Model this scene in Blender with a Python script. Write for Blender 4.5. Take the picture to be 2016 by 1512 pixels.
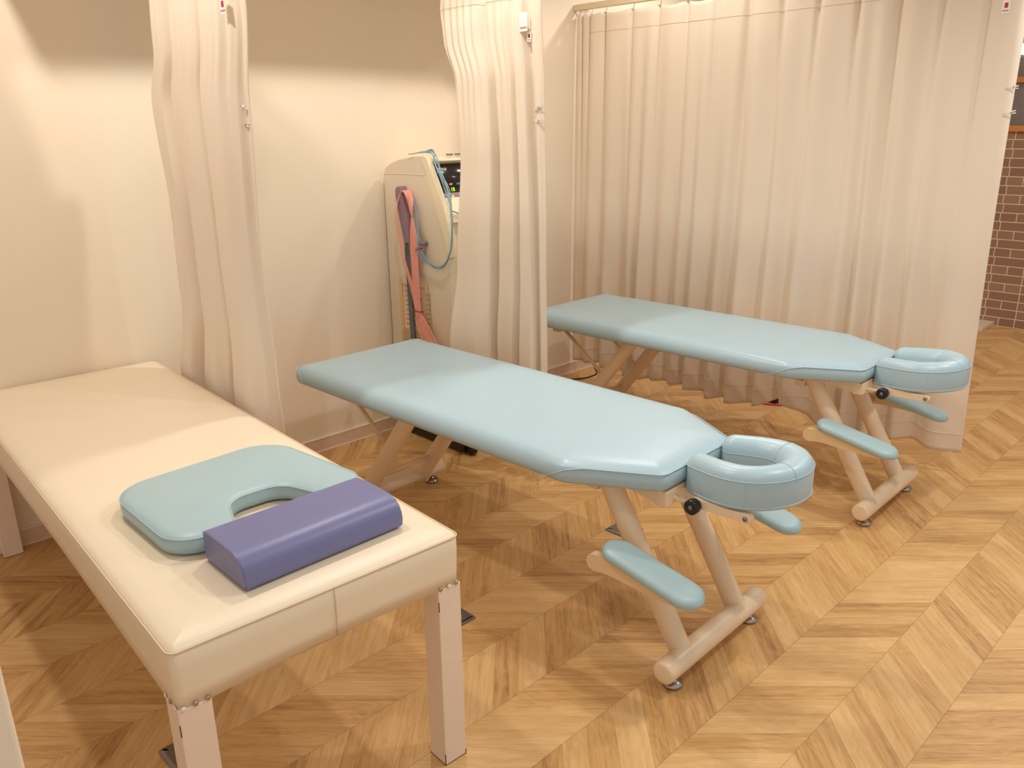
import bpy, bmesh, math, random
from mathutils import Vector, Matrix
random.seed(7)
for o in list(bpy.data.objects): bpy.data.objects.remove(o, do_unlink=True)
SC = bpy.context.scene
COL = SC.collection
PI = math.pi

# ------------------------------------------------------------------ camera
F_PX, YAW, PITCH, ROLL = 1584.27, 0.77103, -0.31001, -0.0110
CAM = Vector((-1.00985, -3.13212, 1.43667))
fw = Vector((math.sin(YAW)*math.cos(PITCH), math.cos(YAW)*math.cos(PITCH), math.sin(PITCH)))
r0 = fw.cross(Vector((0, 0, 1))).normalized(); u0 = r0.cross(fw)
rr = r0*math.cos(ROLL) + u0*math.sin(ROLL); uu = u0*math.cos(ROLL) - r0*math.sin(ROLL)
cd = bpy.data.cameras.new('camera'); cam = bpy.data.objects.new('camera', cd); COL.objects.link(cam)
M = Matrix(((rr.x, uu.x, -fw.x), (rr.y, uu.y, -fw.y), (rr.z, uu.z, -fw.z))).to_4x4()
M.translation = CAM
cam.matrix_world = M
cd.sensor_width = 36; cd.lens = F_PX*36/2016; cd.clip_start = 0.05; cd.clip_end = 60
SC.camera = cam

# ------------------------------------------------------------------ world and lamps
w = bpy.data.worlds.new('world'); SC.world = w; w.use_nodes = True
w.node_tree.nodes['Background'].inputs[0].default_value = (1.0, 0.955, 0.90, 1)
w.node_tree.nodes['Background'].inputs[1].default_value = 0.56
SC.view_settings.view_transform = 'Standard'; SC.view_settings.look = 'None'
SC.view_settings.exposure = 0.0; SC.view_settings.gamma = 1.0; SC.view_settings.use_curve_mapping = False
def downlight(x, y, z, e, rad=0.05, size=150, blend=0.6, tx=0, ty=0, col=(1.0, 0.96, 0.90)):
    l = bpy.data.lights.new('downlight', 'SPOT'); l.energy = e; l.color = col
    l.shadow_soft_size = rad; l.spot_size = math.radians(size); l.spot_blend = blend
    o = bpy.data.objects.new('downlight', l); COL.objects.link(o); o.location = (x, y, z)
    o.rotation_euler = (math.radians(ty), math.radians(tx), 0)
    return o
downlight(-0.42, -0.86, 2.55, 46)
downlight(0.75, -0.92, 2.55, 42)
downlight(2.00, -0.85, 2.55, 29)
downlight(3.05, -0.55, 2.58, 30)
downlight(-0.30, -2.90, 2.55, 17)
downlight(1.30, -2.75, 2.55, 46)
downlight(2.60, -2.95, 2.55, 48)
downlight(4.40, -2.20, 2.55, 42)

# ------------------------------------------------------------------ node helpers
def nmat(name):
    m = bpy.data.materials.new(name); m.use_nodes = True
    nt = m.node_tree; b = nt.nodes['Principled BSDF']
    return m, nt, b
def sr(h):
    c = [int(h[i:i+2], 16)/255 for i in (0, 2, 4)]
    return tuple((v/12.92 if v <= .04045 else ((v+.055)/1.055)**2.4) for v in c) + (1,)
def plain(name, hexc, rough=0.5, metal=0.0, bump=0.0, bscale=200, var=0.0, vscale=8, coat=0.0, spec=0.5):
    m, nt, b = nmat(name)
    b.inputs['Roughness'].default_value = rough; b.inputs['Metallic'].default_value = metal
    b.inputs['Coat Weight'].default_value = coat; b.inputs['Specular IOR Level'].default_value = spec
    tc = nt.nodes.new('ShaderNodeTexCoord')
    n = nt.nodes.new('ShaderNodeTexNoise'); n.inputs['Scale'].default_value = vscale; n.inputs['Detail'].default_value = 4
    nt.links.new(tc.outputs['Object'], n.inputs['Vector'])
    cr = nt.nodes.new('ShaderNodeValToRGB'); c = sr(hexc)
    k = 1-var
    cr.color_ramp.elements[0].position = .3; cr.color_ramp.elements[1].position = .7
    cr.color_ramp.elements[0].color = (c[0]*k, c[1]*k, c[2]*k, 1); cr.color_ramp.elements[1].color = c
    nt.links.new(n.outputs['Fac'], cr.inputs['Fac']); nt.links.new(cr.outputs['Color'], b.inputs['Base Color'])
    if bump:
        n2 = nt.nodes.new('ShaderNodeTexNoise'); n2.inputs['Scale'].default_value = bscale; n2.inputs['Detail'].default_value = 3
        nt.links.new(tc.outputs['Object'], n2.inputs['Vector'])
        bp = nt.nodes.new('ShaderNodeBump'); bp.inputs['Strength'].default_value = bump; bp.inputs['Distance'].default_value = .001
        nt.links.new(n2.outputs['Fac'], bp.inputs['Height']); nt.links.new(bp.outputs['Normal'], b.inputs['Normal'])
    return m
def emit(name, hexc, s):
    m, nt, b = nmat(name); b.inputs['Base Color'].default_value = sr(hexc)
    b.inputs['Emission Color'].default_value = sr(hexc); b.inputs['Emission Strength'].default_value = s
    return m

M_blue = plain('sky_blue_vinyl', 'afcad6', .32, bump=.10, bscale=900, var=.02, spec=.5)
M_bluearm = plain('pale_blue_vinyl', 'a8c3c9', .38, bump=.10, bscale=900, var=.02)
M_seam = plain('blue_piping', 'b8ccd4', .45)
M_cream = plain('cream_vinyl', 'f2e2c8', .38, bump=.12, bscale=700, var=.025)
M_creamseam = plain('cream_piping', 'e6cfae', .5)
M_legpaint = plain('cream_painted_wood', 'f4dfca', .45, var=.04, vscale=20)
M_chip = plain('worn_dark_edge', '6b4630', .7)
M_beige = plain('beige_powder_coat', 'efd5b4', .33, bump=.06, bscale=600, coat=.15)
M_wood = plain('pale_beech', 'edcfa2', .42, var=.05, vscale=12)
M_chrome = plain('chrome', 'b4aea8', .14, metal=1)
M_steel = plain('brushed_steel_plate', '8f8a86', .38, metal=.7, var=.1, vscale=60)
M_black = plain('black_plastic', '1c1a1a', .35)
M_purple = plain('indigo_vinyl', '7476a2', .36, bump=.12, bscale=800, var=.03)
M_machine = plain('ivory_plastic', 'e0d2bc', .5, bump=.05, bscale=900)
M_machyel = plain('yellowed_ivory_plastic', 'eadcba', .45)
M_mauve = plain('mauve_plastic', '927480', .6, bump=.2, bscale=900)
M_screen = plain('dark_glass_panel', '241a1c', .18)
M_strip = plain('mauve_panel', '97808c', .4)
M_pink = plain('pink_cable', 'f2a696', .45)
M_pinkd = plain('hot_pink_cable', 'd83a5e', .45)
M_grey = plain('blue_grey_cable', '86a6b2', .45)
M_greyd = plain('slate_cable', '6a787a', .5)
M_red = plain('red_tie', 'b8202c', .5)
M_paper = plain('aged_paper', 'e6cfb4', .8)
M_paperyel = plain('yellow_card', 'e0c490', .8, var=.05, vscale=60)
M_ink = plain('grey_ink', 'b49c8c', .8)
M_inkred = plain('red_ink', 'd08c80', .8)
M_white = plain('white_label', 'f6f0ea', .6)
M_tagred = plain('crimson_print', 'c02848', .6)
M_clear = plain('clear_plastic_clip', 'f0ebe4', .15)
M_rail = plain('cream_rail', 'e8d6b4', .4)
M_ceil = plain('white_ceiling', 'f0e6d8', .9)
M_orange = plain('orange_pine', 'd08a4a', .45, var=.12, vscale=14)
M_green = emit('green_led', '9be02a', 1.5)
M_amber = emit('amber_led', 'f0b040', 1.0)
M_butblue = plain('blue_button', '4a88b8', .4)
M_butyel = plain('yellow_button', 'd8b048', .4)
M_butora = plain('tan_button', 'd8a878', .4)
M_glint = emit('glint_glow', 'ffffff', 5)  # glow standing in for light reflected in the window glass
M_tile = plain('pale_threshold', 'ddc8ac', .6)

# wall paper
def wallmat(name, hexc):
    m, nt, b = nmat(name); b.inputs['Base Color'].default_value = sr(hexc); b.inputs['Roughness'].default_value = .85
    g = nt.nodes.new('ShaderNodeNewGeometry'); mp = nt.nodes.new('ShaderNodeMapping'); mp.inputs['Scale'].default_value = (120, 120, 500)
    n = nt.nodes.new('ShaderNodeTexNoise'); n.inputs['Scale'].default_value = 1; n.inputs['Detail'].default_value = 4
    nt.links.new(g.outputs['Position'], mp.inputs[0]); nt.links.new(mp.outputs[0], n.inputs['Vector'])
    bp = nt.nodes.new('ShaderNodeBump'); bp.inputs['Strength'].default_value = .25; bp.inputs['Distance'].default_value = .001
    nt.links.new(n.outputs['Fac'], bp.inputs['Height']); nt.links.new(bp.outputs[0], b.inputs['Normal'])
    return m
M_wall = wallmat('cream_wallpaper', 'f1e1ca')
M_base = plain('pinkish_skirting', 'e2c6ae', .5)
M_baset = plain('skirting_edge', 'f4e6d2', .5)

# curtain cloth
def clothmat():
    m, nt, b = nmat('cream_curtain_cloth')
    b.inputs['Base Color'].default_value = sr('f8ecdb'); b.inputs['Roughness'].default_value = .8
    b.inputs['Sheen Weight'].default_value = .2
    t = nt.nodes.new('ShaderNodeBsdfTranslucent'); t.inputs[0].default_value = sr('f8e8d2')
    mx = nt.nodes.new('ShaderNodeMixShader'); mx.inputs[0].default_value = .28
    out = nt.nodes['Material Output']
    nt.links.new(b.outputs[0], mx.inputs[1]); nt.links.new(t.outputs[0], mx.inputs[2]); nt.links.new(mx.outputs[0], out.inputs[0])
    g = nt.nodes.new('ShaderNodeNewGeometry'); n = nt.nodes.new('ShaderNodeTexNoise'); n.inputs['Scale'].default_value = 6; n.inputs['Detail'].default_value = 5
    mp = nt.nodes.new('ShaderNodeMapping'); mp.inputs['Scale'].default_value = (3, 3, .6)
    nt.links.new(g.outputs['Position'], mp.inputs[0]); nt.links.new(mp.outputs[0], n.inputs['Vector'])
    bp = nt.nodes.new('ShaderNodeBump'); bp.inputs['Strength'].default_value = .18; bp.inputs['Distance'].default_value = .01
    nt.links.new(n.outputs['Fac'], bp.inputs['Height']); nt.links.new(bp.outputs[0], b.inputs['Normal'])
    return m
M_cloth = clothmat()

# chevron floor
def floormat():
    m, nt, b = nmat('oak_chevron_floor'); N = nt.nodes; L = nt.links
    def math_(op, a, b_=None, c=None):
        n = N.new('ShaderNodeMath'); n.operation = op
        for i, v in enumerate((a, b_, c)):
            if v is None: continue
            if isinstance(v, (int, float)): n.inputs[i].default_value = v
            else: L.new(v, n.inputs[i])
        return n.outputs[0]
    g = N.new('ShaderNodeNewGeometry'); s = N.new('ShaderNodeSeparateXYZ'); L.new(g.outputs['Position'], s.inputs[0])
    X, Y = s.outputs[0], s.outputs[1]
    W = 0.2062
    v = math_('DIVIDE', math_('SUBTRACT', -2.0625, Y), W)
    k = math_('FLOOR', v); f = math_('SUBTRACT', v, k)
    odd = math_('FLOORED_MODULO', k, 2.0)                      # 1 on odd columns
    tri_o = f; tri_e = math_('SUBTRACT', 1.0, f)
    tri = math_('ADD', math_('MULTIPLY', odd, tri_o), math_('MULTIPLY', math_('SUBTRACT', 1.0, odd), tri_e))
    S = math_('ADD', math_('SUBTRACT', X, math_('MULTIPLY', tri, W)), math_('MULTIPLY', math_('FLOOR', math_('MULTIPLY', math_('ADD', k, 1.0), .5)), .37))
    vo = N.new('ShaderNodeTexVoronoi'); vo.voronoi_dimensions = '1D'; vo.inputs['Scale'].default_value = 11; vo.inputs['Randomness'].default_value = .75
    L.new(S, vo.inputs['W'])
    ve = N.new('ShaderNodeTexVoronoi'); ve.voronoi_dimensions = '1D'; ve.feature = 'DISTANCE_TO_EDGE'; ve.inputs['Scale'].default_value = 11; ve.inputs['Randomness'].default_value = .75
    L.new(S, ve.inputs['W'])
    sc_ = N.new('ShaderNodeSeparateColor'); L.new(vo.outputs['Color'], sc_.inputs[0])
    wn = N.new('ShaderNodeTexWhiteNoise'); wn.noise_dimensions = '2D'
    cb = N.new('ShaderNodeCombineXYZ'); L.new(sc_.outputs[0], cb.inputs[0]); L.new(math_('MULTIPLY', k, .137), cb.inputs[1]); L.new(cb.outputs[0], wn.inputs['Vector'])
    rnd = wn.outputs['Value']
    # plank frame: along / across
    sgn = math_('SUBTRACT', math_('MULTIPLY', odd, 2.0), 1.0)
    al = math_('MULTIPLY', math_('SUBTRACT', X, math_('MULTIPLY', sgn, Y)), .7071)
    ac = math_('MULTIPLY', math_('ADD', X, math_('MULTIPLY', sgn, Y)), .7071)
    seed = math_('MULTIPLY', rnd, 37.0)
    def vec(a, b_):
        c = N.new('ShaderNodeCombineXYZ'); L.new(a, c.inputs[0]); L.new(b_, c.inputs[1]); L.new(seed, c.inputs[2]); return c.outputs[0]
    n1 = N.new('ShaderNodeTexNoise'); n1.inputs['Scale'].default_value = 1; n1.inputs['Detail'].default_value = 5; n1.inputs['Roughness'].default_value = .6; n1.inputs['Distortion'].default_value = .6
    L.new(vec(math_('MULTIPLY', al, 4.0), math_('MULTIPLY', ac, 55.0)), n1.inputs['Vector'])
    n2 = N.new('ShaderNodeTexNoise'); n2.inputs['Scale'].default_value = 1; n2.inputs['Detail'].default_value = 3
    L.new(vec(math_('MULTIPLY', al, 3.0), math_('MULTIPLY', ac, 10.0)), n2.inputs['Vector'])
    # growth rings
    rg = math_('ADD', math_('MULTIPLY', ac, 16.0), math_('MULTIPLY', n2.outputs['Fac'], 6.0))
    ring = math_('ABSOLUTE', math_('SUBTRACT', math_('MULTIPLY', math_('FRACT', math_('MULTIPLY', rg, 2.2)), 2.0), 1.0))
    n3 = N.new('ShaderNodeTexNoise'); n3.inputs['Scale'].default_value = 1; n3.inputs['Detail'].default_value = 2
    L.new(vec(math_('MULTIPLY', al, 14.0), math_('MULTIPLY', ac, 300.0)), n3.inputs['Vector'])
    tone = math_('ADD', math_('MULTIPLY', rnd, .36), math_('MULTIPLY', n1.outputs['Fac'], .90))
    tone = math_('ADD', tone, math_('MULTIPLY', ring, -.10))
    tone = math_('ADD', tone, math_('MULTIPLY', math_('SUBTRACT', n3.outputs['Fac'], .5), .22))
    cr = N.new('ShaderNodeValToRGB'); e = cr.color_ramp.elements
    e[0].position = .22; e[0].color = sr('a0764c'); e[1].position = .95; e[1].color = sr('e2bd88')
    e2 = e.new(.42); e2.color = sr('c4965f'); e3 = e.new(.62); e3.color = sr('d4a86e')
    L.new(tone, cr.inputs[0])
    edge = math_('LESS_THAN', math_('MINIMUM', math_('MULTIPLY', f, W), math_('MULTIPLY', math_('SUBTRACT', 1.0, f), W)), .0010)
    pe = math_('LESS_THAN', ve.outputs['Distance'], .010)
    seam = math_('MAXIMUM', edge, math_('MULTIPLY', pe, .6))
    mx = N.new('ShaderNodeMix'); mx.data_type = 'RGBA'; mx.inputs['B'].default_value = sr('6f4628')
    L.new(math_('MULTIPLY', seam, .40), mx.inputs['Factor']); L.new(cr.outputs[0], mx.inputs['A']); L.new(mx.outputs['Result'], b.inputs['Base Color'])
    b.inputs['Roughness'].default_value = .42; b.inputs['Specular IOR Level'].default_value = .35
    bp = N.new('ShaderNodeBump'); bp.inputs['Strength'].default_value = .12; bp.inputs['Distance'].default_value = .001
    L.new(n3.outputs['Fac'], bp.inputs['Height']); L.new(bp.outputs[0], b.inputs['Normal'])
    return m
M_floor = floormat()

def brickmat():
    m, nt, b = nmat('brown_brick_tiles'); N = nt.nodes; L = nt.links
    g = N.new('ShaderNodeNewGeometry'); s = N.new('ShaderNodeSeparateXYZ'); L.new(g.outputs['Position'], s.inputs[0])
    c = N.new('ShaderNodeCombineXYZ'); L.new(s.outputs[1], c.inputs[0]); L.new(s.outputs[2], c.inputs[1])
    br = N.new('ShaderNodeTexBrick'); br.offset = .37; br.squash = .52; br.squash_frequency = 2
    br.inputs['Color1'].default_value = sr('a07c64'); br.inputs['Color2'].default_value = sr('8e6c58'); br.inputs['Mortar'].default_value = sr('e2cfb8')
    br.inputs['Scale'].default_value = 1; br.inputs['Mortar Size'].default_value = .0030; br.inputs['Brick Width'].default_value = .20; br.inputs['Row Height'].default_value = .0625
    L.new(c.outputs[0], br.inputs['Vector']); L.new(br.outputs['Color'], b.inputs['Base Color'])
    b.inputs['Roughness'].default_value = .6
    bp = N.new('ShaderNodeBump'); bp.inputs['Strength'].default_value = .6; bp.inputs['Distance'].default_value = .004; bp.invert = True
    L.new(br.outputs['Fac'], bp.inputs['Height']); L.new(bp.outputs[0], b.inputs['Normal'])
    return m
M_brick = brickmat()
def glassmat():
    m, nt, b = nmat('grey_window_glass'); b.inputs['Base Color'].default_value = sr('807878'); b.inputs['Roughness'].default_value = .08
    return m
M_glass = glassmat()

# ------------------------------------------------------------------ mesh helpers
def link(name, bm, mat, parent=None, smooth=True, bevel=0.0, seg=3, subs=0):
    me = bpy.data.meshes.new(name); bm.normal_update(); bm.to_mesh(me); bm.free()
    o = bpy.data.objects.new(name, me); COL.objects.link(o); me.materials.append(mat)
    if smooth:
        for p in me.polygons: p.use_smooth = True
    if bevel:
        md = o.modifiers.new('bevel', 'BEVEL'); md.width = bevel; md.segments = seg; md.limit_method = 'ANGLE'; md.angle_limit = math.radians(35)
        md.harden_normals = False
        wn = o.modifiers.new('wn', 'WEIGHTED_NORMAL')
    if subs:
        md = o.modifiers.new('sub', 'SUBSURF'); md.levels = subs; md.render_levels = subs
    if parent is not None: o.parent = parent
    return o
def box(bm, x0, x1, y0, y1, z0, z1, mat=None):
    vs = [bm.verts.new((x, y, z)) for z in (z0, z1) for y in (y0, y1) for x in (x0, x1)]
    for f in ((0, 2, 3, 1), (4, 5, 7, 6), (0, 1, 5, 4), (2, 6, 7, 3), (0, 4, 6, 2), (1, 3, 7, 5)):
        bm.faces.new([vs[i] for i in f])
    return vs
def boxobj(name, d, mat, parent=None, bevel=0.0):
    bm = bmesh.new(); box(bm, *d); return link(name, bm, mat, parent, smooth=bool(bevel), bevel=bevel)
def tube(bm, pts, r, n=12, cap=True, flat=1.0):
    pts = [Vector(p) for p in pts]; rings = []
    up = None
    for i, p in enumerate(pts):
        d = (pts[min(i+1, len(pts)-1)] - pts[max(i-1, 0)]).normalized()
        if up is None:
            a = Vector((0, 0, 1)) if abs(d.z) < .9 else Vector((1, 0, 0))
            s = d.cross(a).normalized()
        else:
            s = (up - d*up.dot(d)).normalized()
        up = s; t = d.cross(s)
        rad = r[i] if isinstance(r, (list, tuple)) else r
        rings.append([bm.verts.new(p + s*rad*math.cos(2*PI*k/n) + t*rad*flat*math.sin(2*PI*k/n)) for k in range(n)])
    for a, b in zip(rings, rings[1:]):
        for k in range(n): bm.faces.new((a[k], a[(k+1) % n], b[(k+1) % n], b[k]))
    if cap:
        bm.faces.new(list(reversed(rings[0]))); bm.faces.new(rings[-1])
def tubeobj(name, pts, r, mat, parent=None, n=12, bevel=0.0, flat=1.0):
    bm = bmesh.new(); tube(bm, pts, r, n, True, flat); bmesh.ops.recalc_face_normals(bm, faces=bm.faces)
    return link(name, bm, mat, parent, bevel=bevel)
def lathe(bm, prof, cx, cy, n=24, ax=None):
    rings = []
    for r, z in prof: rings.append([bm.verts.new((cx + r*math.cos(2*PI*k/n), cy + r*math.sin(2*PI*k/n), z)) for k in range(n)])
    for a, b in zip(rings, rings[1:]):
        for k in range(n): bm.faces.new((a[k], a[(k+1) % n], b[(k+1) % n], b[k]))
    bm.faces.new(list(reversed(rings[0]))); bm.faces.new(rings[-1])
def smoothpath(pts, sub=6, closed=False):
    P = [Vector(p) for p in pts]; n = len(P); out = []
    rng = range(n) if closed else range(n-1)
    for i in rng:
        if closed: a, b, c, d = P[(i-1) % n], P[i], P[(i+1) % n], P[(i+2) % n]
        else: a, b, c, d = P[max(i-1, 0)], P[i], P[i+1], P[min(i+2, n-1)]
        for k in range(sub):
            t = k/sub
            out.append(.5*((2*b) + (c-a)*t + (2*a-5*b+4*c-d)*t*t + (3*b-a-3*c+d)*t**3))
    if not closed: out.append(P[-1])
    return out
def tag(o, label, cat, group=None):
    o['label'] = label; o['category'] = cat
    if group: o['group'] = group
    return o
def thing(name, label, cat, loc=(0, 0, 0), rz=0, group=None):
    o = bpy.data.objects.new(name, None); COL.objects.link(o); o.empty_display_size = .1
    o.location = loc; o.rotation_euler = (0, 0, rz); return tag(o, label, cat, group)
def struct(o): o['kind'] = 'structure'; return o
def roundpoly(corners, seg=8, sub=6):
    """corners: (x, y, r). returns dense closed outline."""
    out = []; n = len(corners)
    for i, (x, y, r) in enumerate(corners):
        p = Vector((x, y)); a = Vector(corners[i-1][:2]); b = Vector(corners[(i+1) % n][:2])
        da = (a-p).normalized(); db = (b-p).normalized()
        ang = da.angle(db); d = r/math.tan(ang/2)
        s, e = p+da*d, p+db*d
        c = p + (da+db).normalized()*(r/math.sin(ang/2))
        a0 = math.atan2(s.y-c.y, s.x-c.x); a1 = math.atan2(e.y-c.y, e.x-c.x)
        while a1-a0 > PI: a1 -= 2*PI
        while a1-a0 < -PI: a1 += 2*PI
        for k in range(seg+1):
            t = a0+(a1-a0)*k/seg; out.append(Vector((c.x+r*math.cos(t), c.y+r*math.sin(t))))
    # densify long edges
    res = []
    for i, p in enumerate(out):
        q = out[(i+1) % len(out)]; L = (q-p).length; m = max(1, int(L/.04))
        for k in range(m): res.append(p.lerp(q, k/m))
    return res
def normals2(ol):
    n = len(ol); A = sum(ol[i].x*ol[(i+1) % n].y - ol[(i+1) % n].x*ol[i].y for i in range(n)); s = 1 if A > 0 else -1
    out = []
    for i in range(n):
        t = (ol[(i+1) % n]-ol[i-1]).normalized(); out.append(Vector((t.y*s, -t.x*s)))
    return out
def loft(bm, ol, prof, wfun=None, prof2=None, zoff=None, medial=None):
    """stack of inset copies of an outline: prof list of (inset, z); wfun(p) blends to prof2."""
    nm = normals2(ol); rings = []
    for j in range(len(prof)):
        rg = []
        for p, nn in zip(ol, nm):
            ins, z = prof[j]
            if wfun:
                w_ = wfun(p); i2, z2 = prof2[j]; ins = ins*(1-w_)+i2*w_; z = z*(1-w_)+z2*w_
            q = p-nn*ins
            if zoff: z += zoff(q)
            rg.append(bm.verts.new((q.x, q.y, z)))
        rings.append(rg)
    n = len(ol)
    for a, b in zip(rings, rings[1:]):
        for k in range(n): bm.faces.new((a[k], a[(k+1) % n], b[(k+1) % n], b[k]))
    bm.faces.new(list(reversed(rings[0])))
    if medial: dome(bm, rings[-1], ol, medial)
    else: bm.faces.new(rings[-1])
    bmesh.ops.recalc_face_normals(bm, faces=bm.faces)
    return rings
def dome(bm, ring, ol, medial):
    (mx, y0, y1), hf = medial; n = len(ring)
    def dist(q):
        best = 9
        for i in range(len(ol)):
            a = ol[i]; b = ol[(i+1) % len(ol)]; ab = b-a; t = max(0, min(1, (q-a).dot(ab)/max(ab.length_squared, 1e-12)))
            best = min(best, (a+ab*t-q).length)
        return best
    base = [Vector((v.co.x, v.co.y)) for v in ring]; zr = [v.co.z for v in ring]; d0 = [dist(p) for p in base]
    prev = ring
    for t in (.12, .26, .42, .6, .8, .95):
        cur = []
        for i, p in enumerate(base):
            tg = Vector((mx, max(y0, min(y1, p.y)))); q = p.lerp(tg, t)
            cur.append(bm.verts.new((q.x, q.y, zr[i]+hf(dist(q))-hf(d0[i]))))
        for k in range(n): bm.faces.new((prev[k], prev[(k+1) % n], cur[(k+1) % n], cur[k]))
        prev = cur
    bm.faces.new(prev)
def text_mesh(name, s, size, mat, parent, loc, rot, ext=.0004):
    c = bpy.data.curves.new(name, 'FONT'); c.body = s; c.size = size; c.extrude = ext; c.align_x = 'LEFT'
    t = bpy.data.objects.new(name+'_tmp', c); COL.objects.link(t)
    dg = bpy.context.evaluated_depsgraph_get(); me = bpy.data.meshes.new_from_object(t.evaluated_get(dg))
    bpy.data.objects.remove(t, do_unlink=True)
    me.materials.clear(); me.materials.append(mat)
    o = bpy.data.objects.new(name, me); COL.objects.link(o); o.parent = parent; o.location = loc; o.rotation_euler = rot
    return o

# ------------------------------------------------------------------ setting
struct(boxobj('floor', (-3.2, 5.60, -4.6, .12, -.06, 0), M_floor))
struct(boxobj('wall_back', (-3.2, 5.65, 0, .12, 0, 2.62), M_wall))
struct(boxobj('ceiling', (-3.2, 7.6, -2.35, .12, 2.62, 2.70), M_ceil))
struct(boxobj('trim_1', (-.25, 2.08, -.38, 0, 2.02, 2.62), M_wall, bevel=.004))      # unseen drop of the ceiling, put in and sized to shade the wall top
bm = bmesh.new(); box(bm, -3.2, 5.57, -.009, .0, 0, .060)
bb = struct(link('baseboard_back', bm, M_base, smooth=False))
struct(boxobj('trim_2', (-3.2, 5.57, -.011, 0, .060, .066), M_baset))
struct(boxobj('trim_3', (-3.2, 5.57, -.014, -.009, 0, .004), M_baset))
# right side : half height brick wall with a wooden glazed screen on it
struct(boxobj('wall_right', (5.57, 5.67, -4.6, 0, 0, 1.365), M_brick))
wn1 = bpy.data.objects.new('window_1', None); COL.objects.link(wn1); wn1['kind'] = 'structure'; wn1.location = (5.60, -1.5, 1.365)
def wpart(name, y0, y1, z0, z1, x0, x1, m):
    o = boxobj(name, (x0-5.60, x1-5.60, y0+1.5, y1+1.5, z0-1.365, z1-1.365), m, wn1, bevel=.002); return o
wpart('window_sill', -4.6, 0, 1.365, 1.405, 5.55, 5.67, M_orange)
wpart('window_rail', -4.6, 0, 1.685, 1.722, 5.57, 5.66, M_orange)
wpart('window_rail', -4.6, 0, 1.955, 1.995, 5.57, 5.66, M_orange)
wpart('window_head', -4.6, 0, 2.30, 2.62, 5.57, 5.66, M_orange)
for yy in (-4.0, -2.9, -.35): wpart('window_mullion', yy-.02, yy+.02, 1.405, 2.30, 5.57, 5.66, M_orange)
wpart('window_pane', -4.6, 0, 1.405, 2.30, 5.61, 5.618, M_glass)
struct(boxobj('trim_4', (5.30, 5.57, -1.47, -.60, 0, .030), M_tile, bevel=.003))
# end face of a partition beside the camera
struct(boxobj('wall_left', (-1.30, -.905, -2.30, -2.20, 0, 1.15), M_wall, bevel=.006))

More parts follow.
